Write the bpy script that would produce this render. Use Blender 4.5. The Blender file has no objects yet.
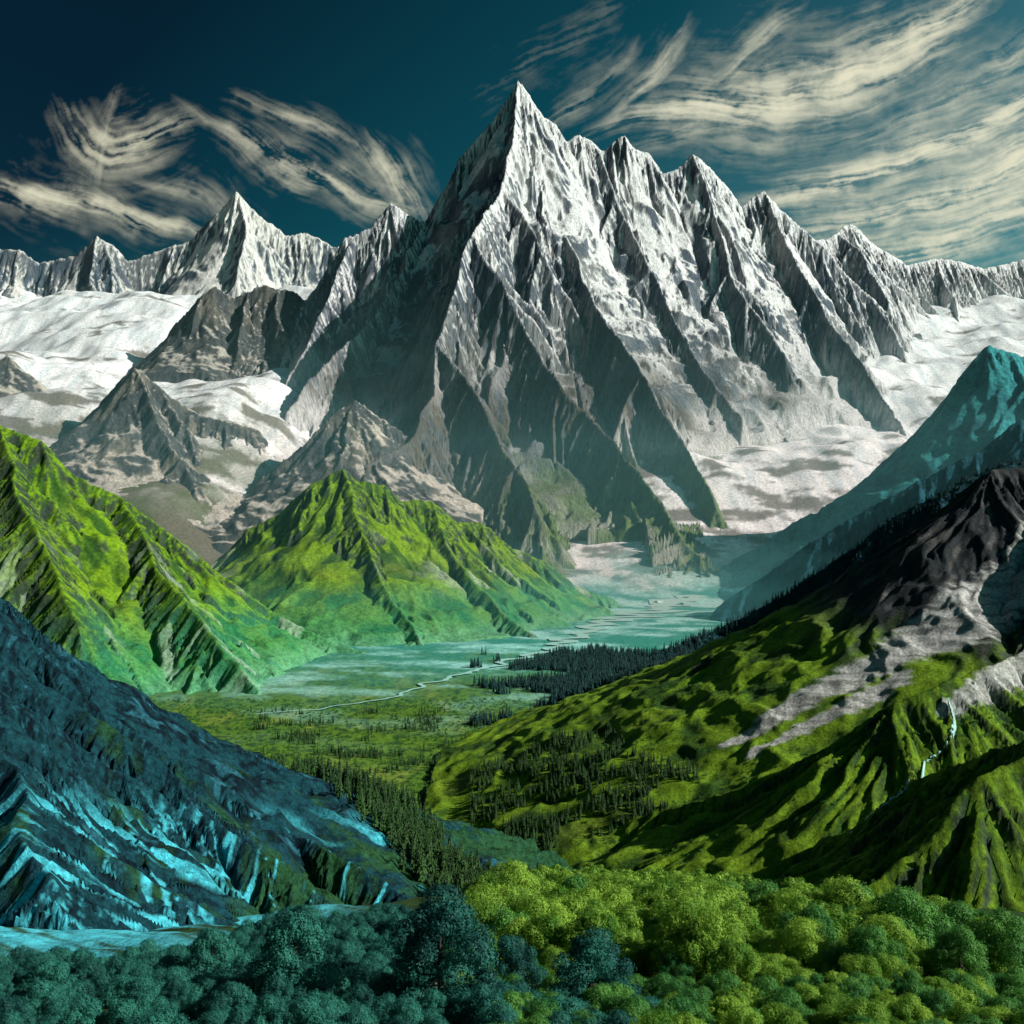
import bpy, math, numpy as np, time
from mathutils import Vector
rng=np.random.default_rng(7)
CAMZ=60.0
def W(a,b,Y):            # survey bearing + distance -> world point
    return ((a-512)/1000*Y, Y, CAMZ+(512-b)/1000*Y)
# ---------------------------------------------------------------- noise
_P=rng.permutation(256).astype(np.int32); _P=np.concatenate([_P,_P])
_A=rng.uniform(0,2*np.pi,256); _GX=np.cos(_A).astype(np.float32); _GY=np.sin(_A).astype(np.float32)
def perlin(x,y,seed=0):
    x=np.asarray(x,np.float32)+np.float32(seed*17.37); y=np.asarray(y,np.float32)+np.float32(seed*9.71)
    xf=np.floor(x); yf=np.floor(y); xi=xf.astype(np.int32)&255; yi=yf.astype(np.int32)&255
    fx=x-xf; fy=y-yf
    u=fx*fx*fx*(fx*(fx*6-15)+10); v=fy*fy*fy*(fy*(fy*6-15)+10)
    x1=(xi+1)&255; y1=(yi+1)&255
    def g(a,b,dx,dy):
        h=_P[_P[a]+b]; return _GX[h]*dx+_GY[h]*dy
    n00=g(xi,yi,fx,fy); n10=g(x1,yi,fx-1,fy); n01=g(xi,y1,fx,fy-1); n11=g(x1,y1,fx-1,fy-1)
    a=n00+u*(n10-n00); b=n01+u*(n11-n01)
    return (a+v*(b-a))*np.float32(1.5)
def fbm(x,y,o=4,seed=0,gain=.5):
    r=0;a=1;t=0
    for i in range(o):
        r=r+a*perlin(x*2**i,y*2**i,seed+i*3); t+=a; a*=gain
    return r/t
def ridged(x,y,o=3,seed=0,gain=.5):
    r=0;a=1;t=0
    for i in range(o):
        r=r+a*(1-np.abs(perlin(x*2**i,y*2**i,seed+i*3))*2); t+=a; a*=gain
    return r/t
def sst(a,b,x):
    t=np.clip((x-a)/(b-a),0,1); return t*t*(3-2*t)
def lerp3(c0,c1,m):
    m=m[...,None]; return c0*(1-m)+np.array(c1,np.float32)*m
# ---------------------------------------------------------------- base ground
_by=[-50,0,20,40,60,80,130,172,200,640,680,760,900,1000,1250,1400,1700,2300,6000]
_bz=[60,57,49.9,42.4,34.8,28,10,0.6,0,0,6,36,98,142,275,343,430,450,450]
def base(X,Y):
    z=np.interp(Y,_by,_bz)
    z=z+62*sst(-120,-260,X)*sst(520,700,Y)*(1-sst(950,1200,Y))
    far=sst(680,900,Y)
    z=z+far*(fbm(X/200,Y/200,4,3)*44+ridged(X/120,Y/120,2,8)*4+perlin(X/14,Y/14,9)*.5)
    near=1-sst(120,175,Y)
    z=z+near*(fbm(X/18,Y/18,4,5)*2.2*sst(5,60,Y))
    mid=(1-far)*(1-near)
    z=z+mid*(fbm(X/30,Y/30,4,12)*0.5)
    return z
# ---------------------------------------------------------------- mesh helper
def mesh_grid(name,X,Y,Z,col,mat,keep=None):
    n,m=X.shape
    idx=np.arange(n*m).reshape(n,m)
    q=np.stack([idx[:-1,:-1],idx[:-1,1:],idx[1:,1:],idx[1:,:-1]],-1).reshape(-1,4)
    if keep is not None:
        k=(keep[:-1,:-1]|keep[:-1,1:]|keep[1:,1:]|keep[1:,:-1]).reshape(-1); q=q[k]
    co=np.stack([X,Y,Z],-1).reshape(-1,3).astype(np.float32)
    used=np.zeros(n*m,bool); used[q.reshape(-1)]=True
    rm=np.cumsum(used)-1; q=rm[q]; co=co[used]; c=col.reshape(-1,col.shape[-1])[used]
    me=bpy.data.meshes.new(name)
    me.vertices.add(len(co)); me.vertices.foreach_set('co',co.reshape(-1))
    me.loops.add(q.size); me.loops.foreach_set('vertex_index',q.reshape(-1).astype(np.int32))
    me.polygons.add(len(q)); me.polygons.foreach_set('loop_start',np.arange(0,q.size,4,dtype=np.int32))
    me.polygons.foreach_set('loop_total',np.full(len(q),4,np.int32))
    me.update(); me.polygons.foreach_set('use_smooth',np.ones(len(q),bool))
    at=me.color_attributes.new('Col','FLOAT_COLOR','POINT')
    if c.shape[1]==3: c=np.concatenate([c,np.ones((len(c),1))],1)
    at.data.foreach_set('color',c.astype(np.float32).reshape(-1))
    me.materials.append(mat)
    ob=bpy.data.objects.new(name,me); bpy.context.scene.collection.objects.link(ob)
    return ob
def terrain_mat(name,scale,bump=.6,dist=1.0,var=.35,rough=.9,stretch=(1,1,1)):
    m=bpy.data.materials.new(name); m.use_nodes=True; nt=m.node_tree; N=nt.nodes; L=nt.links
    b=N['Principled BSDF']; b.inputs['Roughness'].default_value=rough; b.inputs['Specular IOR Level'].default_value=.15
    g=N.new('ShaderNodeNewGeometry'); mp=N.new('ShaderNodeMapping'); mp.inputs['Scale'].default_value=stretch
    L.new(g.outputs['Position'],mp.inputs['Vector'])
    a=N.new('ShaderNodeAttribute'); a.attribute_name='Col'
    n1=N.new('ShaderNodeTexNoise'); n1.inputs['Scale'].default_value=scale; n1.inputs['Detail'].default_value=6; n1.inputs['Roughness'].default_value=.7
    L.new(mp.outputs[0],n1.inputs['Vector'])
    mr=N.new('ShaderNodeMapRange'); mr.inputs['From Min'].default_value=.33; mr.inputs['From Max'].default_value=.67
    mr.inputs['To Min'].default_value=1-var; mr.inputs['To Max'].default_value=1+var
    L.new(n1.outputs['Fac'],mr.inputs['Value'])
    vm=N.new('ShaderNodeVectorMath'); vm.operation='SCALE'
    L.new(a.outputs['Color'],vm.inputs[0]); L.new(mr.outputs[0],vm.inputs['Scale'])
    L.new(vm.outputs[0],b.inputs['Base Color'])
    bp=N.new('ShaderNodeBump'); bp.inputs['Strength'].default_value=bump; bp.inputs['Distance'].default_value=dist
    L.new(n1.outputs['Fac'],bp.inputs['Height']); L.new(bp.outputs[0],b.inputs['Normal'])
    return m
# ---------------------------------------------------------------- ridge terrain
def spawn(r,spacing,grade,slope,depth,zb,out,lenf=1.0):
    pts=r; seg=np.diff(pts[:,:2],axis=0); ln=np.hypot(seg[:,0],seg[:,1]); cum=np.concatenate([[0],np.cumsum(ln)])
    s=spacing*rng.uniform(.2,.8)
    while s<cum[-1]:
        i=min(np.searchsorted(cum,s)-1,len(ln)-1); i=max(i,0); t=(s-cum[i])/max(ln[i],1e-6)
        p=pts[i]*(1-t)+pts[i+1]*t; d=seg[i]/max(ln[i],1e-6)
        dz=pts[i+1,2]-pts[i,2]; lg=abs(dz)/max(ln[i],1e-6)
        for side in (1,-1):
            if rng.random()<.12: continue
            nrm=np.array([-d[1],d[0]])*side
            dd=nrm+d*np.sign(-dz)*rng.uniform(0,.55)
            dd/=np.hypot(*dd)
            gr=max(grade,lg*1.05)
            Lg=max(p[2]-zb,4)/gr*rng.uniform(.45,1.0)*lenf
            if depth<2: Lg*=.6
            n=max(3,int(Lg/(spacing*.4))); n=min(n,8)
            q=[p.copy()-np.array([0,0,.5])]; ang=math.atan2(dd[1],dd[0]); st=Lg/n
            for k in range(n):
                ang+=rng.normal(0,.2)
                nz=q[-1][2]-st*gr*rng.uniform(.7,1.45)
                q.append(np.array([q[-1][0]+math.cos(ang)*st,q[-1][1]+math.sin(ang)*st,nz]))
            q=np.array(q); out.append((q,slope))
            if depth>1: spawn(q,spacing*.5,grade*1.1,slope*1.08,depth-1,zb,out,lenf)
        s+=spacing*rng.uniform(.6,1.4)
def build_ridge(name,ridges,dom,step,slope,spacing,grade,depth,zb,mat,colf,warp=(8,30),rib=(3,6),jag=1.0,sink=3,lenf=1.0,fine=.30,seed=None):
    global rng
    if seed is not None: rng=np.random.default_rng(seed)
    x0,x1,y0,y1=dom
    xs=np.arange(x0,x1,step,dtype=np.float32); ys=np.arange(y0,y1,step,dtype=np.float32); X,Y=np.meshgrid(xs,ys)
    wa,wl=warp
    XW=(X+fbm(X/wl,Y/wl,4,21)*wa).astype(np.float32); YW=(Y+fbm(X/wl,Y/wl,4,37)*wa).astype(np.float32)
    H=np.full(X.shape,-1e6,np.float32); S=np.zeros(X.shape,np.float32); D=np.zeros(X.shape,np.float32)
    allr=[]
    for r in ridges:
        sl=slope
        if isinstance(r,tuple): r,sl=r
        allr.append((np.array(r,float),sl))
    for r,sl in list(allr): spawn(r,spacing,grade*sl/slope,sl*1.08,depth,zb,allr,lenf)
    off=0; f4=np.float32
    for r,sl in allr:
        off=(off+37.3)%900
        cum=0
        for a,b in zip(r[:-1],r[1:]):
            ex,ey=float(b[0]-a[0]),float(b[1]-a[1]); l2=ex*ex+ey*ey
            if l2<1e-9: continue
            l=math.sqrt(l2); zt=max(a[2],b[2]); R=max((zt-zb),2)/sl; Lp=R; reach=R*1.72+wa
            i0=max(0,int((min(a[0],b[0])-reach-x0)/step)); i1=min(len(xs),int((max(a[0],b[0])+reach-x0)/step)+1)
            j0=max(0,int((min(a[1],b[1])-reach-y0)/step)); j1=min(len(ys),int((max(a[1],b[1])+reach-y0)/step)+1)
            if i1<=i0 or j1<=j0: cum+=l; continue
            sx=XW[j0:j1,i0:i1]-f4(a[0]); sy=YW[j0:j1,i0:i1]-f4(a[1])
            t=np.clip(sx*f4(ex/l2)+sy*f4(ey/l2),0,1); dx=sx-t*f4(ex); dy=sy-t*f4(ey); d=np.sqrt(dx*dx+dy*dy)
            h=f4(a[2])+f4(b[2]-a[2])*t-f4(sl*Lp)*np.log1p(d*f4(1/Lp))
            Hs=H[j0:j1,i0:i1]; m=np.nonzero(h>Hs)
            if len(m[0])==0: cum+=l; continue
            Hs[m]=h[m]; tm=t[m]
            S[j0:j1,i0:i1][m]=off+cum+tm*l+np.arctan2(dy[m],dx[m])*6*((tm<=0)|(tm>=1)); D[j0:j1,i0:i1][m]=d[m]
            cum+=l
    ra,rl=rib
    g=np.clip(D/(rl*1.2),0,1); wb=fbm(X/wl,Y/wl,2,5)*.5
    r1=ridged(S/rl+wb,D/(rl*9),3,44,.55); r2=ridged(S/(rl*.33)+wb*2,D/(rl*5),2,48,.6)
    H=H+ra*g*(r1-.55)+ra*fine*g*(r2-.55)+jag*(1.15-.75*g)*(fbm(X/(rl*1.3),Y/(rl*1.3),5,60,.6))+jag*.6*(ridged(X/(rl*2.6),Y/(rl*2.6),4,71)-.6)*g
    ribn=.55*r1+.45*r2
    B=base(X,Y)
    gy,gx=np.gradient(H,step); nz=1/np.sqrt(1+gx*gx+gy*gy); nx=-gx*nz
    d_=dict(x0=x0,y0=y0,step=step,H=H)
    global CUR; CUR=d_
    col=colf(X,Y,H,nz,nx,ribn,S,D,B,rl)
    keep=H>B-sink
    mesh_grid(name,X,Y,H,col,mat,keep)
    return d_
def samp(d,x,y):
    H=d['H']; i=((x-d['x0'])/d['step']); j=((y-d['y0'])/d['step'])
    ok=(i>=0)&(j>=0)&(i<H.shape[1]-1)&(j<H.shape[0]-1)
    ii=np.clip(i.astype(int),0,H.shape[1]-1); jj=np.clip(j.astype(int),0,H.shape[0]-1)
    return np.where(ok,H[jj,ii],-1e6)
def hit(zf,p,y0,y1):      # where a line of sight of the survey meets the terrain
    out=[]
    for a,b,w in p:
        Ys=np.linspace(y0,y1,3000); Xs=(a-512)/1000*Ys; Zs=60+(512-b)/1000*Ys; g=zf(Xs,Ys); i=np.argmax(g>Zs)
        if g[i]>Zs[i]: out.append((Xs[i],Ys[i],w))
    return out
def pathdist(X,Y,P):
    D=np.full(X.shape,1e9); Wd=np.ones(X.shape)
    for a,b in zip(P[:-1],P[1:]):
        ex,ey=b[0]-a[0],b[1]-a[1]; l2=ex*ex+ey*ey+1e-9; t=np.clip(((X-a[0])*ex+(Y-a[1])*ey)/l2,0,1)
        d=np.hypot(X-a[0]-t*ex,Y-a[1]-t*ey); m=d<D; D[m]=d[m]; Wd[m]=(a[2]+(b[2]-a[2])*t)[m]
    return D/Wd
def C(X,c): return np.broadcast_to(np.array(c,np.float32),X.shape+(3,)).copy()
# ---- colour rules
def col_peak(X,Y,H,nz,nx,rb,S,D,B,rl):
    n=fbm(X/40,Y/40,5,90); f=fbm(S/2.2,D/50,4,91,.65); f2=fbm(X/6,Y/6,4,92,.65)
    c=C(X,(.11,.14,.18)); c=lerp3(c,(.32,.33,.34),sst(-.2,.3,n+.5*f)); c=lerp3(c,(.03,.045,.075),sst(-.08,.22,f-.3*n)*.88)
    low=1-sst(120,300,H+n*60)
    c=lerp3(c,(.15,.125,.075),low*.7*sst(-.4,.2,f))
    sn=nz+.25*(.6-rb)+.95*f+.0012*(H-370)+.15*n+.30*nx-.25*np.abs(f2)-.35*sst(-.05,.3,f2)*sst(420,250,H)  # snow cover, weighted to the sun side to paint lit faces brighter
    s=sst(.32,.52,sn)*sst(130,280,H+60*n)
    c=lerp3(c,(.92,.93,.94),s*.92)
    hb=H-B
    sc=sst(40,3,hb+16*f)
    c=lerp3(c,(.36,.42,.34),sc*(H<110)*.8); c=lerp3(c,(.76,.78,.79),sc*(H>=110)*.85)
    gr=sst(.0,.4,fbm(X/25,Y/25,4,95)+.3+.3*f)*(1-sst(45,150,H+25*n))*sst(-60,40,X)
    c=lerp3(c,(.10,.19,.03),gr*.8)
    return c
def col_far(X,Y,H,nz,nx,rb,S,D,B,rl):
    n=fbm(X/50,Y/50,5,90); f=fbm(S/4,D/50,4,91,.6)
    c=C(X,(.08,.12,.16)); c=lerp3(c,(.21,.23,.25),sst(-.2,.4,n))
    pk=np.exp(-((X+466)/130)**2)
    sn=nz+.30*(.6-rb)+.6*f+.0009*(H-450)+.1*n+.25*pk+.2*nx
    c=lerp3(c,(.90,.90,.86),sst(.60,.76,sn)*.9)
    return c
def col_rock(X,Y,H,nz,nx,rb,S,D,B,rl):
    n=fbm(X/30,Y/30,5,90); f=fbm(S/2.5,D/20,4,91)
    c=C(X,(.075,.088,.09)); c=lerp3(c,(.21,.20,.165),sst(-.1,.4,n+.3*f)); c=lerp3(c,(.03,.04,.05),sst(-.05,.35,f)*.8)
    s=sst(.74,.92,nz+.35*f+.2*n+.25*nx); c=lerp3(c,(.64,.62,.55),s*.75)
    return c
def green(X,Y,H,nz,rb,S,D,rl,bright=(.17,.31,.012),dark=(.018,.075,.015),k=1.0):
    n=fbm(X/22,Y/22,5,90); f=fbm(S/(rl*.25),D/(rl*4),4,91); f2=fbm(X/1.5,Y/1.5,3,92)
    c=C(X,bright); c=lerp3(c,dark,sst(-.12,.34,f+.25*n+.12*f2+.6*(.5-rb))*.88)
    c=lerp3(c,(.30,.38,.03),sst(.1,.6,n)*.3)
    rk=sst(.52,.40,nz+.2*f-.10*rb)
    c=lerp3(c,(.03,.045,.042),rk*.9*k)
    return c,n,f
def col_greenhill(X,Y,H,nz,nx,rb,S,D,B,rl):
    c,n,f=green(X,Y,H,nz,rb,S,D,rl)
    c=lerp3(c,(.02,.27,.12),sst(34,4,H+10*n)*.65)
    sc=sst(.3,.5,perlin(S/14,D/90,77)+.15*f)*sst(60,25,H)
    c=lerp3(c,(.42,.52,.40),sc*.5)
    sc=sst(8,0,H-B+5*f); c=lerp3(c,(.16,.44,.26),sc*.5)
    return c
def col_right(X,Y,H,nz,nx,rb,S,D,B,rl):
    c,n,f=green(X,Y,H,nz,rb,S,D,rl,bright=(.16,.28,.014),dark=(.018,.065,.012))
    top=sst(30,40,H+8*n+6*f)*sst(58,74,X)*sst(158,180,Y)
    rc=lerp3(C(X,(.03,.036,.042)),(.13,.125,.12),sst(.0,.5,f)); c=c*(1-top[...,None])+rc*top[...,None]
    d=CUR; zf=lambda x,y: samp(d,x,y)
    st=fbm((X*.5+Y)/1.3,(X-Y*.5)/22,3,31)
    for P in ([(1090,540,10),(1040,572,9),(1000,600,7.5),(960,622,6.5),(920,642,5.5),(880,662,4.5),(840,682,3.6),(800,702,2.8),(765,722,2.0),(725,745,1.2)],[(900,680,2.2),(850,705,1.8),(800,730,1.3),(750,757,.8)],[(1060,650,2.2),(1010,675,1.8),(970,697,1.2),(940,715,.7)]):
        P=hit(zf,P,100,232)
        if len(P)<2: continue
        q=pathdist(X,Y,P); m=sst(1.2,.7,q+.55*st+.12*n)
        cc=lerp3(C(X,(.56,.56,.54)),(.26,.26,.25),sst(-.1,.4,st)); c=c*(1-m[...,None]*.95)+cc*m[...,None]*.95
    return c
def col_teal_haze(X,Y,H,nz,nx,rb,S,D,B,rl):
    n=fbm(X/40,Y/40,5,90); f=fbm(S/2.5,D/16,4,91)
    c=C(X,(.04,.32,.34)); c=lerp3(c,(.02,.15,.19),sst(-.1,.4,f)); c=lerp3(c,(.08,.42,.34),sst(.0,.5,n)*.6)  # aerial haze painted into the ridge colour as teal
    return c
def col_teal_haze2(*a): return col_teal_haze(*a)*np.array([.35,.36,.46],np.float32)
def col_navy(X,Y,H,nz,nx,rb,S,D,B,rl):
    n=fbm(X/30,Y/30,5,90); f=fbm(X/3,Y/3,4,91)
    c=C(X,(.014,.065,.10)); c=lerp3(c,(.02,.10,.09),sst(-.1,.5,f)); return c
def col_fore(X,Y,H,nz,nx,rb,S,D,B,rl):
    n=fbm(X/12,Y/12,5,90); f=fbm(S/.6,D/8,4,91,.6); f2=fbm(X/1.2,Y/1.2,4,94)
    c=C(X,(.010,.075,.10)); c=lerp3(c,(.003,.016,.028),sst(-.12,.20,f+.35*f2)); c=lerp3(c,(.05,.27,.36),sst(.2,.4,f-.25*f2-.1*n)*.6)
    c=lerp3(c,(.03,.12,.04),sst(.0,.3,n+.016*(X+24)+.3*f2)*.85)
    sn=sst(.04,.14,fbm(S/1.3,D/30,4,93)+.1*f+.014*(-X-28))
    c=lerp3(c,(.10,.72,.88),sn*sst(11,6,H-B+3*n)*.97)
    return c
mR=terrain_mat('rock_face',.5,1.0,3.2,.4,stretch=(1,1,.14)); mF=terrain_mat('snowy_rock',.25,1.0,6,.35,stretch=(1,1,.2))
mB=terrain_mat('brown_rock',.4,.9,2.5,.45,stretch=(1,1,.3)); mG=terrain_mat('alpine_grass',.7,.7,.9,.45)
mN=terrain_mat('near_grass',1.8,.7,.4,.5); mT=terrain_mat('hazy_far_ridge',.3,.8,3,.4); mS=terrain_mat('blue_rock',1.6,1.0,.8,.6)  # mT: far ridges, bluish haze tint comes from their painted colours
# ---- mountains
M1=[W(*p) for p in [(518,80,1200),(500,106,1197),(486,126,1195),(470,146,1192),(458,158,1190),(448,182,1186),(436,200,1183),(424,222,1178),(408,214,1172),(390,203,1168),(370,228,1160),(345,238,1150),(325,272,1140),(305,305,1120),(290,340,1095),(268,395,1040),(240,440,980)]]
M2=[W(*p) for p in [(518,80,1200),(532,96,1203),(545,116,1206),(556,124,1208),(566,142,1210),(580,134,1213),(592,140,1216),(602,150,1218),(612,142,1220),(622,136,1222),(634,150,1224),(650,152,1228),(664,174,1232),(680,168,1236),(695,153,1240),(708,166,1245),(722,180,1252),(740,206,1260),(752,196,1268),(765,190,1275),(785,213,1290),(805,240,1310),(830,238,1340),(852,222,1370),(875,245,1400),(905,265,1430),(940,257,1460),(985,268,1490),(1030,258,1520),(1100,250,1560)]]
F1=[W(*p) for p in [(518,80,1200),(516,130,1150),(498,190,1075),(470,232,985),(452,290,930),(438,340,890),(436,395,840),(405,440,780),(352,470,730)]]
F2=[W(*p) for p in [(470,232,985),(500,285,945),(535,345,905),(575,398,860),(622,450,810),(662,505,765),(700,560,715)]]
F3=[W(*p) for p in [(592,140,1216),(625,215,1150),(660,290,1080),(700,365,1010),(740,415,960)]]
F4=[W(*p) for p in [(765,190,1275),(795,260,1200),(832,322,1120),(870,372,1060),(905,430,1000)]]
F5=[W(*p) for p in [(566,235,1090),(596,305,985),(642,372,910),(682,440,845),(720,505,785)]]
F6=[W(*p) for p in [(424,222,1178),(402,270,1090),(370,320,1020),(325,365,950),(285,410,890)]]
F7=[W(*p) for p in [(852,222,1370),(868,265,1310),(890,300,1250)]]
F8=[W(*p) for p in [(695,153,1240),(718,230,1170),(745,300,1095),(785,350,1050)]]
F10=[W(*p) for p in [(438,340,890),(480,400,830),(510,455,785),(535,505,740)]]
peak=build_ridge('mountain_peak',[(M1,2.4),(M2,2.15),F1,F2,F3,F4,F5,F6,F7,F8,F10],(-380,1050,640,1640),1.3,2.5,72,1.3,2,60,mR,col_peak,warp=(9,60),rib=(16,8),jag=2.4,sink=8,fine=.65,seed=11)
SM=[W(*p) for p in [(-260,250,1650),(-160,245,1650),(-60,235,1660),(0,248,1670),(20,250,1670),(40,262,1675),(75,256,1680),(97,236,1680),(115,246,1685),(130,262,1690),(160,250,1700),(190,240,1700),(215,213,1700),(238,191,1700),(262,216,1700),(285,236,1700),(305,232,1710),(330,245,1710),(400,265,1720)]]
SF=[W(*p) for p in [(238,191,1700),(228,240,1640),(205,290,1580)]]
SF2=[W(*p) for p in [(97,236,1680),(90,280,1620),(100,310,1560)]]
far=build_ridge('snowy_mountain',[SM,SF,SF2],(-1350,-60,1350,1900),2.2,2.2,80,1.2,2,340,mF,col_far,warp=(10,70),rib=(12,11),jag=4,sink=8,fine=.5,seed=12)
KN=[W(*p) for p in [(172,330,1130),(195,300,1140),(215,286,1145),(235,296,1152),(262,284,1160),(298,292,1160),(330,330,1150)]]
knob=build_ridge('rocky_outcrop',[KN],(-520,-120,980,1300),1.5,1.9,45,1.1,2,210,mB,col_rock,warp=(8,50),rib=(6,8),jag=5,sink=5,seed=13)
RH=[W(*p) for p in [(30,465,800),(70,435,805),(100,400,810),(135,366,812),(165,392,815),(200,415,820),(260,428,830)]]
RH2=[W(*p) for p in [(135,366,812),(160,425,765),(195,480,720)]]
rh=build_ridge('rocky_hill',[RH,RH2],(-560,-90,620,960),1.2,1.5,40,.8,2,70,mB,col_rock,warp=(8,45),rib=(6,7),jag=3,sink=4,seed=14)
RG=[W(*p) for p in [(-90,400,900),(-30,372,905),(10,355,910),(40,385,915),(80,410,920)]]
rg=build_ridge('rocky_hill',[RG],(-680,-300,760,1060),1.5,1.2,45,.7,2,120,mB,col_rock,warp=(8,45),rib=(6,7),jag=3,sink=4,seed=15)
RK=[W(*p) for p in [(290,460,760),(330,415,780),(355,400,790),(400,430,800)]]
rk=build_ridge('rocky_hill',[RK],(-290,-20,640,900),1.2,1.4,30,.8,2,60,mB,col_rock,warp=(8,45),rib=(6,6),jag=3,sink=4,seed=16)
# ---- green hills
GL=[W(*p) for p in [(-240,400,435),(-140,395,430),(-60,410,425),(0,424,420),(40,440,420),(75,476,420),(120,496,424),(170,530,428),(220,572,432),(270,610,436),(330,640,430),(400,668,415)]]
GL2=[W(*p) for p in [(0,424,420),(30,520,370),(80,620,330)]]
GL3=[W(*p) for p in [(120,496,424),(160,570,385),(220,640,350),(260,690,330)]]
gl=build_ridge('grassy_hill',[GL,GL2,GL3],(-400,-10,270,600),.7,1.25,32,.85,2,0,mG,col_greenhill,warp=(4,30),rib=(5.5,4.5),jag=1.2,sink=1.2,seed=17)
GC=[W(*p) for p in [(190,590,560),(215,562,560),(250,528,560),(285,512,562),(315,482,564),(345,468,565),(360,482,568),(385,484,572),(402,500,578),(430,500,582),(455,522,588),(480,522,595),(505,545,602),(545,560,612),(575,585,620),(615,600,630)]]
GC2=[W(*p) for p in [(345,468,565),(362,535,520),(392,600,480),(425,648,445)]]
GC3=[W(*p) for p in [(430,500,582),(455,560,540),(500,610,500),(540,640,475)]]
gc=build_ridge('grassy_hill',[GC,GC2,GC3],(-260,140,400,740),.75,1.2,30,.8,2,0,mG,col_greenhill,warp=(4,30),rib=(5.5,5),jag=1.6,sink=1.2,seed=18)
# ---- right teal / navy ridges
T1=[W(*p) for p in [(1250,330,700),(1150,335,700),(1060,352,700),(1018,356,700),(990,344,700),(965,370,700),(945,402,700),(920,440,700),(890,472,700),(855,492,705),(800,520,710),(740,556,715),(690,585,720)]]
t1=build_ridge('forested_ridge',[T1],(40,800,500,900),1.3,1.5,34,.85,2,0,mT,col_teal_haze,warp=(5,40),rib=(6,6),jag=2,sink=1.5,seed=19)
T2=[W(*p) for p in [(1280,370,540),(1180,385,540),(1080,400,540),(1020,418,540),(985,448,540),(945,466,542),(910,488,545),(870,508,550),(820,536,555),(770,570,560),(720,604,560)]]
t2=build_ridge('forested_ridge',[T2],(40,620,380,700),1.0,1.4,28,.8,2,0,mT,col_teal_haze2,warp=(5,40),rib=(5,6),jag=1.6,sink=1.5,seed=20)
T3=[W(*p) for p in [(1280,430,400),(1180,435,400),(1080,450,400),(1000,464,400),(950,488,400),(900,516,405),(850,550,410),(790,590,415),(720,628,415),(650,656,405)]]
t3=build_ridge('forested_ridge',[T3],(0,460,270,540),.8,1.3,24,.75,2,0,mT,col_navy,warp=(4,30),rib=(3,5),jag=1.2,sink=1.2,seed=21)
# ---- right near hill
R1=[W(*p) for p in [(1400,430,240),(1300,440,235),(1100,450,230),(1030,466,226),(988,470,225),(962,508,222),(925,545,220),(895,575,218),(860,612,217),(820,648,217),(760,680,217),(700,705,213),(640,738,208),(580,778,202),(520,818,196)]]
R2=[W(*p) for p in [(1180,590,165),(1100,620,158),(1024,650,152),(950,680,148),(895,702,146),(830,745,148),(770,780,152),(700,800,158),(620,820,168)]]
R4=[W(*p) for p in [(1250,650,95),(1120,700,92),(1040,740,90),(990,775,88),(940,830,86),(890,880,84),(850,905,83)]]
R5=[W(*p) for p in [(760,680,217),(720,730,195),(650,785,182)]]
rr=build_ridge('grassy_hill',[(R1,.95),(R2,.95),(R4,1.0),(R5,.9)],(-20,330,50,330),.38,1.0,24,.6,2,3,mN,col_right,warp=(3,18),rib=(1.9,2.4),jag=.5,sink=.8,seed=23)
# ---- left near slope
L1=[W(*p) for p in [(-350,400,97),(-250,440,98),(-100,520,98),(0,600,100),(60,665,101),(130,740,102),(200,795,102),(260,822,100),(330,848,96),(400,888,92),(425,905,90)]]
L2=[W(*p) for p in [(60,665,101),(110,770,88),(160,880,74)]]
L3=[W(*p) for p in [(200,795,102),(240,850,90),(270,905,80)]]
L4=[W(*p) for p in [(-100,520,98),(-60,640,82),(0,760,70),(50,880,58)]]
ll=build_ridge('rocky_slope',[L1,L2,L3,L4],(-120,14,30,150),.17,1.12,10,.7,2,17,mS,col_fore,warp=(2,10),rib=(1.9,1.5),jag=.45,sink=.6,seed=24)
# ---- ground sheet
u=np.concatenate([np.linspace(-4,-.7,60)[:-1],np.linspace(-.7,.7,900),np.linspace(.7,4,60)[1:]])
yy=np.concatenate([np.geomspace(4,680,600)[:-1],np.linspace(680,1800,380)[:-1],np.geomspace(1800,6000,30)])
U,YY=np.meshgrid(u,yy); XX=U*(YY+6)
ZZ=base(XX,YY)
n=fbm(XX/40,YY/40,5,90); f=fbm(XX/3,YY/3,5,91); g2=fbm(XX/12,YY/30,5,97)
c=C(XX,(.11,.22,.02)); c=lerp3(c,(.018,.07,.018),sst(-.1,.35,f+.3*g2)); c=lerp3(c,(.28,.36,.06),sst(.05,.45,g2)*.6)
t=sst(270,480,YY+60*n); c=lerp3(c,(.03,.32,.28),t*.85); c=lerp3(c,(.42,.84,.78),sst(-.05,.35,fbm(XX/40+YY/80,YY/26,5,98,.6)+.15*sst(400,600,YY))*sst(230,420,YY)*.8)  # far floor: hazy valley glow painted in as paler turquoise
lf=sst(-95,-130,XX)*sst(450,500,YY); br=lerp3(C(XX,(.13,.125,.09)),(.07,.10,.035),sst(-.2,.3,n)); c=c*(1-lf[...,None])+br*lf[...,None]
hi=sst(660,760,YY+40*n); sc=C(XX,(.86,.89,.91)); fh=fbm(XX/50,YY/26,6,55,.6); fs=fbm(XX/90+YY/60,YY/200-XX/9,4,57); fm=fbm(XX/7+YY/30,YY/160,4,58)
sc=lerp3(sc,(.50,.60,.66),sst(-.05,.3,fs)*.6); sc=lerp3(sc,(.40,.40,.37),sst(.15,.4,fm)*.35)  # flow streaks and moraine; the ice blue also paints shade onto the snow
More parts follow.
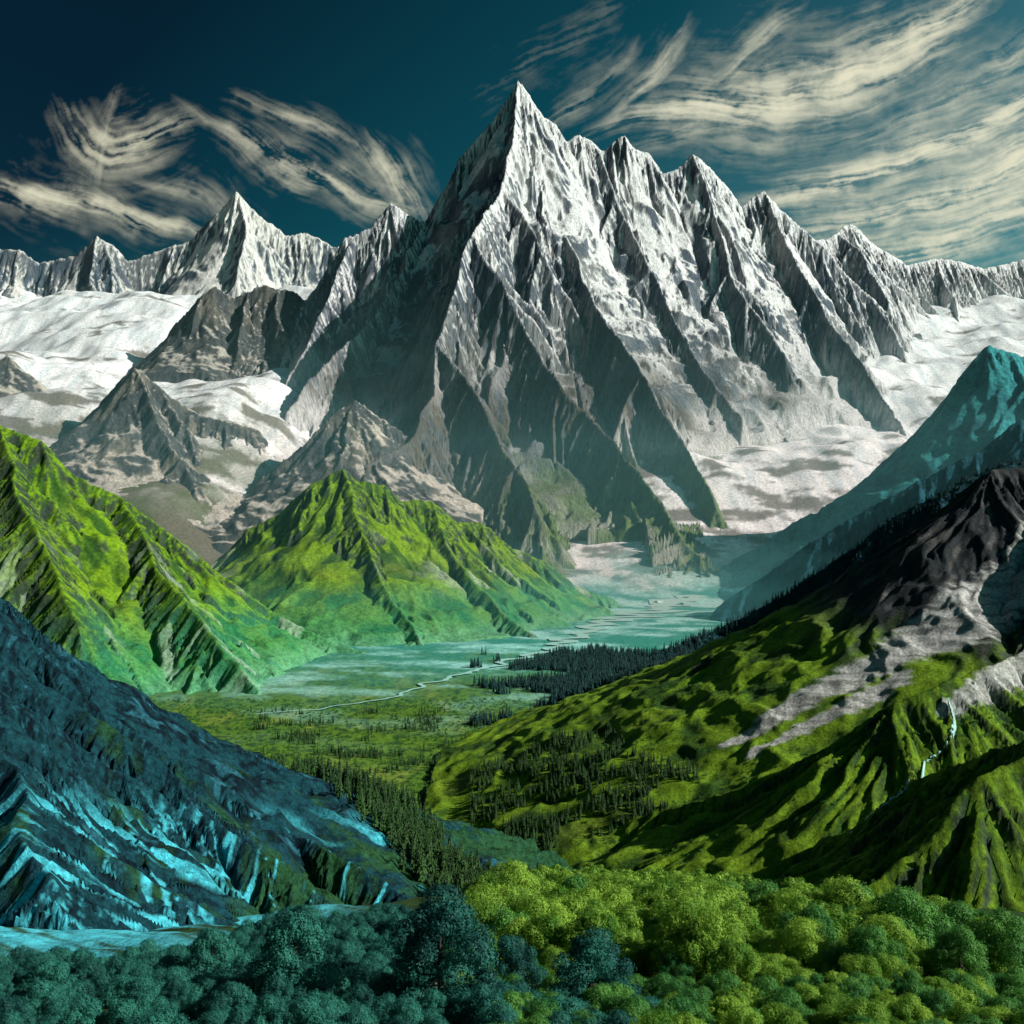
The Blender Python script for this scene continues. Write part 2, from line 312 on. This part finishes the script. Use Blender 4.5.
sc=lerp3(sc,(.15,.14,.12),sst(.04,.24,fh+.26*sst(1050,800,YY)-.14)*.9); sc=lerp3(sc,(.10,.12,.05),sst(950,700,YY)*sst(-.3,.1,n)*sst(-50,-200,XX)*.8)
c=c*(1-hi[...,None])+sc*hi[...,None]
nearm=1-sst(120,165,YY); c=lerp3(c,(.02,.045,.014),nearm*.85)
ice=sst(-8,-20,XX)*sst(34,42,YY)*(1-sst(80,95,YY))*sst(-.25,.05,fbm((XX+YY)/1.6,(XX-YY)/30,4,66)); c=lerp3(c,(.10,.66,.80),ice*.95)
mGd=terrain_mat('valley_ground',.5,.6,.8,.4)
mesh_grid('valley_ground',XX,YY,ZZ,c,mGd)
def ground(x,y):
    z=base(x,y)
    for d in (rr,ll,t3,gl,gc): z=np.maximum(z,samp(d,x,y))
    return z
# ---------------------------------------------------------------- trees
rng=np.random.default_rng(77)
def mesh_np(name,co,faces,mats,midx=None):
    me=bpy.data.meshes.new(name); me.from_pydata(co,[],faces)
    for m in mats: me.materials.append(m)
    if midx is not None: me.polygons.foreach_set('material_index',midx)
    return me
def leaf_mat(name,c1,c2,tr=.25):
    m=bpy.data.materials.new(name); m.use_nodes=True; nt=m.node_tree; N=nt.nodes; L=nt.links
    b=N['Principled BSDF']; b.inputs['Roughness'].default_value=.6; b.inputs['Specular IOR Level'].default_value=.2
    oi=N.new('ShaderNodeObjectInfo'); g=N.new('ShaderNodeNewGeometry'); nz=N.new('ShaderNodeTexNoise'); nz.inputs['Scale'].default_value=1.4; nz.inputs['Detail'].default_value=1
    L.new(g.outputs['Position'],nz.inputs['Vector'])
    mx=N.new('ShaderNodeMix'); mx.data_type='RGBA'; mx.inputs[6].default_value=(*c1,1); mx.inputs[7].default_value=(*c2,1)
    ad=N.new('ShaderNodeMath'); ad.operation='MULTIPLY_ADD'; ad.inputs[1].default_value=.7
    L.new(oi.outputs['Random'],ad.inputs[0])
    sb=N.new('ShaderNodeMath'); sb.operation='MULTIPLY_ADD'; sb.inputs[1].default_value=2; sb.inputs[2].default_value=-.8
    L.new(nz.outputs['Fac'],sb.inputs[0]); L.new(sb.outputs[0],ad.inputs[2]); ad.use_clamp=True
    L.new(ad.outputs[0],mx.inputs[0]); L.new(mx.outputs[2],b.inputs['Base Color'])
    if tr>0:
        t=N.new('ShaderNodeBsdfTranslucent'); L.new(mx.outputs[2],t.inputs['Color'])
        ms=N.new('ShaderNodeMixShader'); ms.inputs[0].default_value=tr
        L.new(b.outputs[0],ms.inputs[1]); L.new(t.outputs[0],ms.inputs[2]); L.new(ms.outputs[0],N['Material Output'].inputs[0])
    return m
bark=bpy.data.materials.new('bark'); bark.use_nodes=True
bn=bark.node_tree.nodes; wn=bn.new('ShaderNodeTexNoise'); wn.inputs['Scale'].default_value=20; cr=bn.new('ShaderNodeValToRGB')
cr.color_ramp.elements[0].color=(.03,.02,.015,1); cr.color_ramp.elements[1].color=(.12,.09,.07,1)
bark.node_tree.links.new(wn.outputs['Fac'],cr.inputs[0]); bark.node_tree.links.new(cr.outputs[0],bn['Principled BSDF'].inputs['Base Color'])
def tube(co,fa,p,q,r0,r1,n=6):
    p=np.array(p,float);q=np.array(q,float);d=q-p;d=d/np.linalg.norm(d);a=np.cross(d,[.3,.2,1.]) if abs(d[2])<.9 else np.cross(d,[1,0,0]);a/=np.linalg.norm(a);b=np.cross(d,a)
    s=len(co)
    for P,r in((p,r0),(q,r1)):
        for k in range(n):
            t=2*np.pi*k/n; co.append(tuple(P+r*(a*math.cos(t)+b*math.sin(t))))
    for k in range(n): fa.append((s+k,s+(k+1)%n,s+n+(k+1)%n,s+n+k))
def broad(seed,lm,nl=34,per=800,ls=.026,h=2.1,w=1.0):
    r=np.random.default_rng(seed); co=[];fa=[]
    tube(co,fa,(0,0,-.4),(0,0,h*.35),.09,.07); tube(co,fa,(0,0,h*.35),(.04,.02,h*.7),.07,.03)
    cs=[]
    for k in range(nl):
        th=k*2.4+r.uniform(-.5,.5); zz=-.85+1.8*(k+.5)/nl; rr_=math.sqrt(max(0,1-zz*zz))*r.uniform(.5,1.0)*(1.05-.25*zz)
        cs.append((math.cos(th)*rr_*w*.85,math.sin(th)*rr_*w*.85,h*.5+zz*h*.40+r.uniform(-.08,.08),r.uniform(.16,.38)*w))
    for cx in cs[:9]: tube(co,fa,(0,0,h*r.uniform(.2,.4)),cx[:3],.03,.012,4)
    nb=len(fa); co=np.array(co)
    P=[];Nn=[]
    for x,y,z,R in cs:
        pn=int(per*(R/.27/w)**1.6); v=r.normal(size=(pn,3)); v[:,2]=np.where(v[:,2]<-.5,-v[:,2],v[:,2]); v/=np.linalg.norm(v,axis=1)[:,None]
        rad=R*(r.uniform(.75,1.1,pn))*(1+.2*np.sin(v[:,0]*9+seed)*np.cos(v[:,1]*8+x*5))
        P.append(np.array([x,y,z])+v*rad[:,None]*np.array([1,1,.85])); Nn.append(v+r.normal(size=(pn,3))*.3)
    P=np.concatenate(P);Nn=np.concatenate(Nn);Nn/=np.linalg.norm(Nn,axis=1)[:,None]
    a=np.cross(Nn,r.normal(size=Nn.shape));a/=np.linalg.norm(a,axis=1)[:,None];b=np.cross(Nn,a)
    s=(ls*r.uniform(.6,1.3,len(P)))[:,None]
    Q=np.stack([P-a*s,P-b*s*.6,P+a*s,P+b*s*.6],1).reshape(-1,3)
    st=len(co); allc=np.concatenate([co,Q]); q=(np.arange(len(P)*4).reshape(-1,4)+st).tolist()
    return mesh_np('broadleaf',allc.tolist(),fa+q,[bark,lm],[0]*nb+[1]*len(q))
def conifer(seed,lm,h=2.2,levels=14,br=8,w=.36):
    r=np.random.default_rng(seed); co=[];fa=[]
    tube(co,fa,(0,0,-.3),(0,0,h*.95),.04,.008,5); nb=len(fa)
    for l in range(levels):
        t=l/levels; z=h*(.12+.86*t); R=w*(1-t)**.8*r.uniform(.8,1.15)+.03
        for k in range(br):
            th=r.uniform(0,2*np.pi); rr_=R*r.uniform(.7,1.15); dz=-rr_*r.uniform(.25,.6)
            c_,s_=math.cos(th),math.sin(th); wd=rr_*.30
            s=len(co)
            co+= [(0,0,z+.05),(c_*rr_*.6-s_*wd,s_*rr_*.6+c_*wd,z+dz*.5-.03),(c_*rr_,s_*rr_,z+dz),(c_*rr_*.6+s_*wd,s_*rr_*.6-c_*wd,z+dz*.5-.03),(c_*rr_*.6,s_*rr_*.6,z+dz*.35+.05)]
            fa+=[(s,s+1,s+4),(s+1,s+2,s+4),(s+2,s+3,s+4),(s+3,s,s+4)]
    return mesh_np('conifer',co,fa,[bark,lm],[0]*nb+[1]*(len(fa)-nb))
lg=leaf_mat('leaves_green',(.08,.23,.022),(.34,.54,.07),.3); lt=leaf_mat('leaves_teal',(.012,.08,.075),(.04,.24,.18),.2); lmx=leaf_mat('leaves_emerald',(.03,.16,.04),(.14,.36,.07),.25)
lp=leaf_mat('needles',(.012,.045,.014),(.04,.11,.02),0); lpb=leaf_mat('needles_blue',(.006,.04,.05),(.014,.09,.08),0)
def scatter(parent,me,x,y,z,s,tag):
    N_=len(x)
    if N_==0: return
    a=rng.uniform(0,2*np.pi,N_); co=np.zeros((N_,4,3))
    for k in range(4):
        t=a+np.pi/2*k+np.pi/4; co[:,k,0]=x+np.cos(t)*s*.70711; co[:,k,1]=y+np.sin(t)*s*.70711; co[:,k,2]=z
    im=bpy.data.meshes.new(tag); im.from_pydata(co.reshape(-1,3).tolist(),[],np.arange(N_*4).reshape(-1,4).tolist())
    io=bpy.data.objects.new(tag,im); bpy.context.scene.collection.objects.link(io); io.parent=parent
    io.instance_type='FACES'; io.use_instance_faces_scale=True; io.show_instancer_for_render=False; io.show_instancer_for_viewport=False
    po=bpy.data.objects.new(tag+'_plant',me); bpy.context.scene.collection.objects.link(po); po.parent=io
def empty(n):
    e=bpy.data.objects.new(n,None); bpy.context.scene.collection.objects.link(e); return e
def multi(pn,protos,x,y,z,s,tag):
    e=empty(pn); k=rng.integers(0,len(protos),len(x))
    for i,m in enumerate(protos): mk=k==i; scatter(e,m,x[mk],y[mk],z[mk],s[mk],tag)
BG=[broad(i,lg,w=.95+.12*i) for i in range(3)]; BT=[broad(10+i,lt,w=.95+.12*i) for i in range(3)]; BE=[broad(20+i,lmx,w=1.0+.1*i) for i in range(2)]
BM=[broad(30+i,lg,nl=20,per=160,ls=.06,w=1.0+.1*i) for i in range(2)]
CN=[conifer(i,lp) for i in range(4)]; CB=[conifer(20+i,lpb) for i in range(3)]
def frus(n,a0,a1,y0,y1,p=1.0):
    Y=y0+(y1-y0)*rng.random(n)**p; a=rng.uniform(a0,a1,n); return (a-512)/1000*Y,Y
x,y=frus(2600,455,1150,22,122,.8); a=x/y*1000+512; b_=512+(60-ground(x,y))/y*1000
top=np.interp(a,[455,480,520,560,700,800,900,1000,1150],[965,930,895,882,898,920,945,965,975])
k=(b_>top+8)&(samp(rr,x,y)<base(x,y)+3.0); x,y=x[k],y[k]; z=ground(x,y); nr=y<60
multi('broadleaf_wood',BG+BG+BG[:1]+BE[:1],x[nr],y[nr],z[nr]-.3,rng.choice([.5,.75,1.0,1.4],nr.sum())*rng.uniform(.85,1.1,nr.sum())*np.interp(y[nr],[22,40],[.5,1.05]),'broadleaf_tree')
fr=~nr; multi('broadleaf_wood',BM,x[fr],y[fr],z[fr],rng.uniform(.7,1.6,fr.sum()),'broadleaf_tree')
x,y=frus(1100,-150,500,15,56,.8); a=x/y*1000+512; b_=512+(60-ground(x,y))/y*1000; k=b_>np.interp(a,[0,150,230,300,480],[985,978,955,932,925]); x,y=x[k],y[k]
multi('broadleaf_wood',BT,x,y,ground(x,y)-.3,rng.uniform(.26,.55,len(x))*np.interp(y,[20,50],[1,1.6]),'broadleaf_tree')
x,y=frus(120,480,640,14,22); multi('broadleaf_wood',BT+BE,x,y,ground(x,y)-.3,rng.uniform(.3,.5,len(x)),'broadleaf_tree')
x,y=frus(180,630,1150,14,22); multi('broadleaf_wood',BE+BG,x,y,ground(x,y)-.3,rng.uniform(.3,.5,len(x)),'broadleaf_tree')
for (a,yy_,s,bt) in [(295,21,1.0,1),(440,20,1.15,1),(212,25,.75,1),(590,20,.8,1),(515,23,.7,1),(690,27,1.0,0),(905,28,1.2,2),(960,24,.7,2),(1005,25,.85,2),(870,24,.7,2),(735,23,.6,0)]:
    X0=(a-512)/1000*yy_; me={1:BT,0:BG,2:BE}[bt][int(rng.integers(0,2))]
    o=bpy.data.objects.new('broadleaf_tree',me); bpy.context.scene.collection.objects.link(o)
    o.location=(X0,yy_,float(ground(np.array([X0]),np.array([yy_*1.]))[0])); o.scale=(s,s,s); o.rotation_euler=(0,0,rng.uniform(0,6))
t=rng.random(1900); a=np.interp(t,[0,.35,.7,1],[235,330,430,540])+rng.normal(0,12,1900); yy_=np.interp(t,[0,.35,.7,1],[172,145,118,92])+rng.normal(0,7,1900)
x=(a-512)/1000*yy_; multi('conifer_belt',CN,x,yy_,ground(x,yy_),rng.uniform(.9,1.8,1900),'conifer')
x,y=frus(9000,250,700,178,300); d=fbm(x/14,y/9,3,120); k=(d>.2)&(samp(rr,x,y)<1); x,y=x[k],y[k]
multi('conifer_grove',CN,x,y,ground(x,y),rng.uniform(.5,1.1,len(x)),'conifer')
x,y=frus(14000,470,820,280,440); d=fbm(x/30,y/30,3,130)+sst(500,620,x/y*1000+512)*.6-.5*sst(400,440,y); k=(d>.2); x,y=x[k],y[k]
multi('conifer_forest',CB,x,y,ground(x,y),rng.uniform(.9,1.9,len(x)),'conifer')
x=rng.uniform(40,240,14000); y=rng.uniform(300,430,14000); z=samp(t3,x,y); k=(z>base(x,y)); x,y,z=x[k],y[k],z[k]
multi('conifer_forest',CB,x,y,z,rng.uniform(.8,1.5,len(x)),'conifer')
x,y=frus(2500,470,700,165,215); h=samp(rr,x,y); k=(h<14)&(h>base(x,y)-1)&(fbm(x/10,y/10,2,9)>-.1); x,y=x[k],y[k]
multi('conifer_grove',CN,x,y,ground(x,y),rng.uniform(.6,1.1,len(x)),'conifer')
x,y=frus(7000,150,720,176,320); k=samp(rr,x,y)<1; x,y=x[k],y[k]
sh=broad(50,lmx,nl=6,per=40,ls=.12,h=1.2,w=.8); multi('shrubs',[sh],x,y,ground(x,y)-.2,rng.uniform(.2,.7,len(x)),'shrub')
x=rng.uniform(0,200,16000); y=rng.uniform(80,235,16000); z=samp(rr,x,y); k=(z>base(x,y))&(fbm(x/12,y/12,3,140)>.05)&(z<40-20*sst(30,70,x)*sst(150,180,y)); x,y,z=x[k],y[k],z[k]
multi('shrubs',[sh],x,y,z-.15,rng.uniform(.15,.5,len(x)),'shrub')
# ---------------------------------------------------------------- river + stream
def ribbon(name,pts,w,mat,lift,zf,wob=3.0):
    P=[]
    for i in range(len(pts)-1):
        for k in range(24): t=k/24; P.append([pts[i][j]*(1-t)+pts[i+1][j]*t for j in range(3)])
    P=np.array(P); P[:,0]+=fbm(P[:,1]/14,P[:,0]/14,2,150)*P[:,2]*wob
    d=np.gradient(P[:,:2],axis=0); d/=np.hypot(d[:,0],d[:,1])[:,None]+1e-9; nn=np.stack([-d[:,1],d[:,0]],1)
    ww=P[:,2]*w*(1+.5*perlin(P[:,1]/4,P[:,0]/4,3)); co=[];fa=[]
    for sgn in np.linspace(-1,1,5):
        q=P[:,:2]+nn*(ww*sgn)[:,None]; z=zf(q[:,0],q[:,1])+lift; co.append(np.column_stack([q,z]))
    n_=len(P); co=np.concatenate(co)
    for s in range(4):
        for i in range(n_-1): fa.append((s*n_+i,s*n_+i+1,(s+1)*n_+i+1,(s+1)*n_+i))
    me=mesh_np(name,co.tolist(),fa,[mat]); me.polygons.foreach_set('use_smooth',[True]*len(fa))
    o=bpy.data.objects.new(name,me); bpy.context.scene.collection.objects.link(o)
wm=bpy.data.materials.new('glacial_water'); wm.use_nodes=True; b=wm.node_tree.nodes['Principled BSDF']; b.inputs['Roughness'].default_value=.5
wn=wm.node_tree.nodes.new('ShaderNodeTexNoise'); wn.inputs['Scale'].default_value=.4; cr=wm.node_tree.nodes.new('ShaderNodeValToRGB')
cr.color_ramp.elements[0].color=(.28,.66,.60,1); cr.color_ramp.elements[1].color=(.55,.82,.74,1); wm.node_tree.links.new(wn.outputs['Fac'],cr.inputs[0]); wm.node_tree.links.new(cr.outputs[0],b.inputs['Base Color'])
def fl(p): return [((a-512)/1000*(60/(b-512)*1000)*1.0,60/(b-512)*1000.,w) for a,b,w in p]
ribbon('river',fl([(705,602,6),(660,608,5.5),(600,624,3.8),(555,646,2.6),(500,665,1.4),(440,680,.9),(390,698,.6),(320,711,.4),(250,716,.25)]),1,wm,.45,base,8)
ribbon('stream',hit(ground,[(948,700,.2),(955,725,.2),(948,745,.2),(925,765,.2),(905,790,.2),(880,810,.2),(850,832,.15)],70,215),1,wm,.3,ground,1.5)
# ---------------------------------------------------------------- cirrus
def veil(name,col):
    cm=bpy.data.materials.new(name); cm.use_nodes=True; N=cm.node_tree.nodes; L=cm.node_tree.links; N.remove(N['Principled BSDF'])
    at=N.new('ShaderNodeAttribute'); at.attribute_name='Col'; tr=N.new('ShaderNodeBsdfTransparent')
    tl=N.new('ShaderNodeBsdfTranslucent'); tl.inputs['Color'].default_value=(*col,1)
    ms=N.new('ShaderNodeMixShader'); L.new(at.outputs['Fac'],ms.inputs[0]); L.new(tr.outputs[0],ms.inputs[1]); L.new(tl.outputs[0],ms.inputs[2]); L.new(ms.outputs[0],N['Material Output'].inputs[0])
    return cm
az=np.linspace(-.72,.72,1200); el=np.linspace(.17,.60,520); A,E=np.meshgrid(az,el)
px=512+A*1000; py=512-E*1000
wx=px+fbm(px/220,py/220,2,200)*34+fbm(px/60,py/60,4,203)*7; wy=py+fbm(px/220,py/220,2,210)*26+fbm(px/60,py/60,4,213)*8
def stroke(pts,w,st,k):
    pts=np.array(pts,float)
    for _ in range(2):
        q=[pts[0]]
        for a,b in zip(pts[:-1],pts[1:]): q+= [a*.75+b*.25,a*.25+b*.75]
        pts=np.array(q+[pts[-1]])
    D=np.full(px.shape,1e9); S=np.zeros(px.shape); cum=0; tot=np.hypot(*np.diff(pts,axis=0).T).sum()
    for a,b in zip(pts[:-1],pts[1:]):
        e=b-a; l2=e@e; l=math.sqrt(l2); t=np.clip(((wx-a[0])*e[0]+(wy-a[1])*e[1])/l2,0,1)
        dx=wx-a[0]-t*e[0]; dy=wy-a[1]-t*e[1]; d=np.hypot(dx,dy); sd=np.sign(dx*e[1]-dy*e[0])
        m=d<np.abs(D); D[m]=(d*sd)[m]; S[m]=(cum+t*l)[m]; cum+=l
    Dm=D+S*.14+5*fbm(S/140,D/60,2,260+k); tp=np.clip(S/tot,0,1)
    ww=w*(.3+1.0*np.sin(np.pi*np.clip(tp*.9+.08,0,1)))*(1+1.0*fbm(S/60,Dm/20,3,300+k))
    f=.42*sst(-.5,.6,fbm(S/130,Dm/16,3,220+k,.55))+.26*sst(-.5,.55,fbm(S/60,Dm/4.5,3,320+k,.6))+.32*sst(-.4,.5,fbm(px/34,py/30,6,340+k,.7))
    return np.exp(-np.abs(D/np.maximum(ww,1))**1.25)*np.clip(f*1.9-.50,0,2)*st*sst(0,.35,tp)*(1-sst(.6,1,tp))
dn=np.zeros(px.shape)
for k,(p,w,s) in enumerate([([(560,165),(640,115),(720,112),(800,90),(870,55),(930,15),(1060,-70)],13,1.3),([(600,145),(640,85),(700,0)],8,.45),([(600,170),(720,125),(820,80),(920,35),(1040,-40)],10,.7),([(680,130),(740,60),(820,-20)],8,.4),
 ([(680,225),(800,188),(880,160),(960,125),(1180,30)],11,1.3),([(730,255),(870,215),(960,180),(1200,80)],12,1.2),([(790,280),(930,240),(1020,210),(1220,140)],15,1.1),([(840,230),(940,195),(1200,90)],14,.8),
 ([(40,90),(75,150),(120,160),(205,100)],12,.85),([(100,210),(85,160),(120,70)],6,.25),([(-90,165),(20,188),(110,216),(260,262)],7,1.0),([(160,95),(260,150),(330,182),(460,215)],8,.85),([(340,120),(395,170),(430,235)],10,.7),([(200,80),(290,112),(380,145)],7,.4),
 ([(110,180),(220,215),(320,250)],7,.35),([(440,110),(560,35),(680,-40)],14,.10),([(535,140),(600,85),(640,20)],9,.25),([(820,145),(940,85),(1100,0)],10,.45)]):
    dn=dn+stroke(p,w,s*1.3,k)+.18*stroke(p,w*2.6,s,k+40)
dn=1-np.exp(-np.clip(dn-.02,0,9)*1.45); dn=np.clip(dn,0,.92)
CY=700/E; mesh_grid('cirrus_cloud',A*CY,CY,np.full(A.shape,CAMZ+700.),np.repeat(dn[...,None],3,2),veil('cirrus',(.97,.90,.72)),keep=dn>.004)
# ---------------------------------------------------------------- valley haze (real scattering volume, thinning with height)
def haze(name,b0,b1,col,dens):
    x0,y0,z0=b0;x1,y1,z1=b1
    me=bpy.data.meshes.new(name); me.from_pydata([(x0,y0,z0),(x1,y0,z0),(x1,y1,z0),(x0,y1,z0),(x0,y0,z1),(x1,y0,z1),(x1,y1,z1),(x0,y1,z1)],[],[(0,3,2,1),(4,5,6,7),(0,1,5,4),(1,2,6,5),(2,3,7,6),(3,0,4,7)])
    m=bpy.data.materials.new(name); m.use_nodes=True; N=m.node_tree.nodes; N.remove(N['Principled BSDF']); v=N.new('ShaderNodeVolumeScatter'); v.inputs['Color'].default_value=(*col,1); v.inputs['Density'].default_value=dens; v.inputs['Anisotropy'].default_value=.1
    m.node_tree.links.new(v.outputs[0],N['Material Output'].inputs['Volume']); me.materials.append(m)
    o=bpy.data.objects.new(name,me); bpy.context.scene.collection.objects.link(o)
haze('valley_haze',(-901,441,-21),(1501,1501,24),(.20,.90,.94),.0012)
haze('valley_haze',(-904,444,-24),(1504,1504,40),(.24,.88,.94),.0006)
haze('valley_haze',(-908,448,-28),(1508,1508,118),(.30,.85,.92),.0004)
haze('valley_haze',(-912,452,-32),(1512,1512,190),(.36,.84,.92),.00025)
# ---------------------------------------------------------------- light
sv=Vector((.86,-.24,.54)).normalized()
sun=bpy.data.lights.new('sun','SUN'); sun.energy=5; sun.angle=math.radians(.5); sun.color=(1,.96,.88)
so=bpy.data.objects.new('sun',sun); bpy.context.scene.collection.objects.link(so); so.rotation_euler=sv.to_track_quat('Z','Y').to_euler()
w=bpy.data.worlds.new('World'); bpy.context.scene.world=w; w.use_nodes=True; N=w.node_tree.nodes; L=w.node_tree.links
sk=N.new('ShaderNodeTexSky'); sk.sky_type='NISHITA'; sk.sun_disc=False; sk.sun_elevation=math.asin(sv.z); sk.sun_rotation=math.atan2(sv.x,sv.y)
tc=N.new('ShaderNodeTexCoord'); sp=N.new('ShaderNodeSeparateXYZ'); L.new(tc.outputs['Generated'],sp.inputs[0])
zm=N.new('ShaderNodeMath'); zm.operation='MULTIPLY_ADD'; zm.inputs[1].default_value=-.8; L.new(sp.outputs['Z'],zm.inputs[0]); L.new(sp.outputs['X'],zm.inputs[2])
mr=N.new('ShaderNodeMapRange'); mr.inputs['From Min'].default_value=-.65; mr.inputs['From Max'].default_value=.22; L.new(zm.outputs[0],mr.inputs[0])
cr=N.new('ShaderNodeValToRGB'); e=cr.color_ramp.elements; e[0].color=(.018,.10,.125,1); e[1].color=(.42,1.0,.78,1); e[1].position=1; e2=e.new(.5); e2.color=(.04,.42,.38,1); L.new(mr.outputs[0],cr.inputs[0])
mu=N.new('ShaderNodeMix'); mu.data_type='RGBA'; mu.blend_type='MULTIPLY'; mu.inputs[0].default_value=1; L.new(sk.outputs[0],mu.inputs[6]); L.new(cr.outputs[0],mu.inputs[7])
L.new(mu.outputs[2],N['Background'].inputs[0]); N['Background'].inputs[1].default_value=.07
cam=bpy.data.cameras.new('camera'); cam.lens=36*1000/1024; cam.clip_end=20000; cam.clip_start=.5
co=bpy.data.objects.new('camera',cam); bpy.context.scene.collection.objects.link(co); co.location=(0,0,CAMZ); co.rotation_euler=(math.radians(90),0,0)
bpy.context.scene.camera=co
bpy.context.scene.view_settings.view_transform='Standard'; bpy.context.scene.view_settings.look='None'
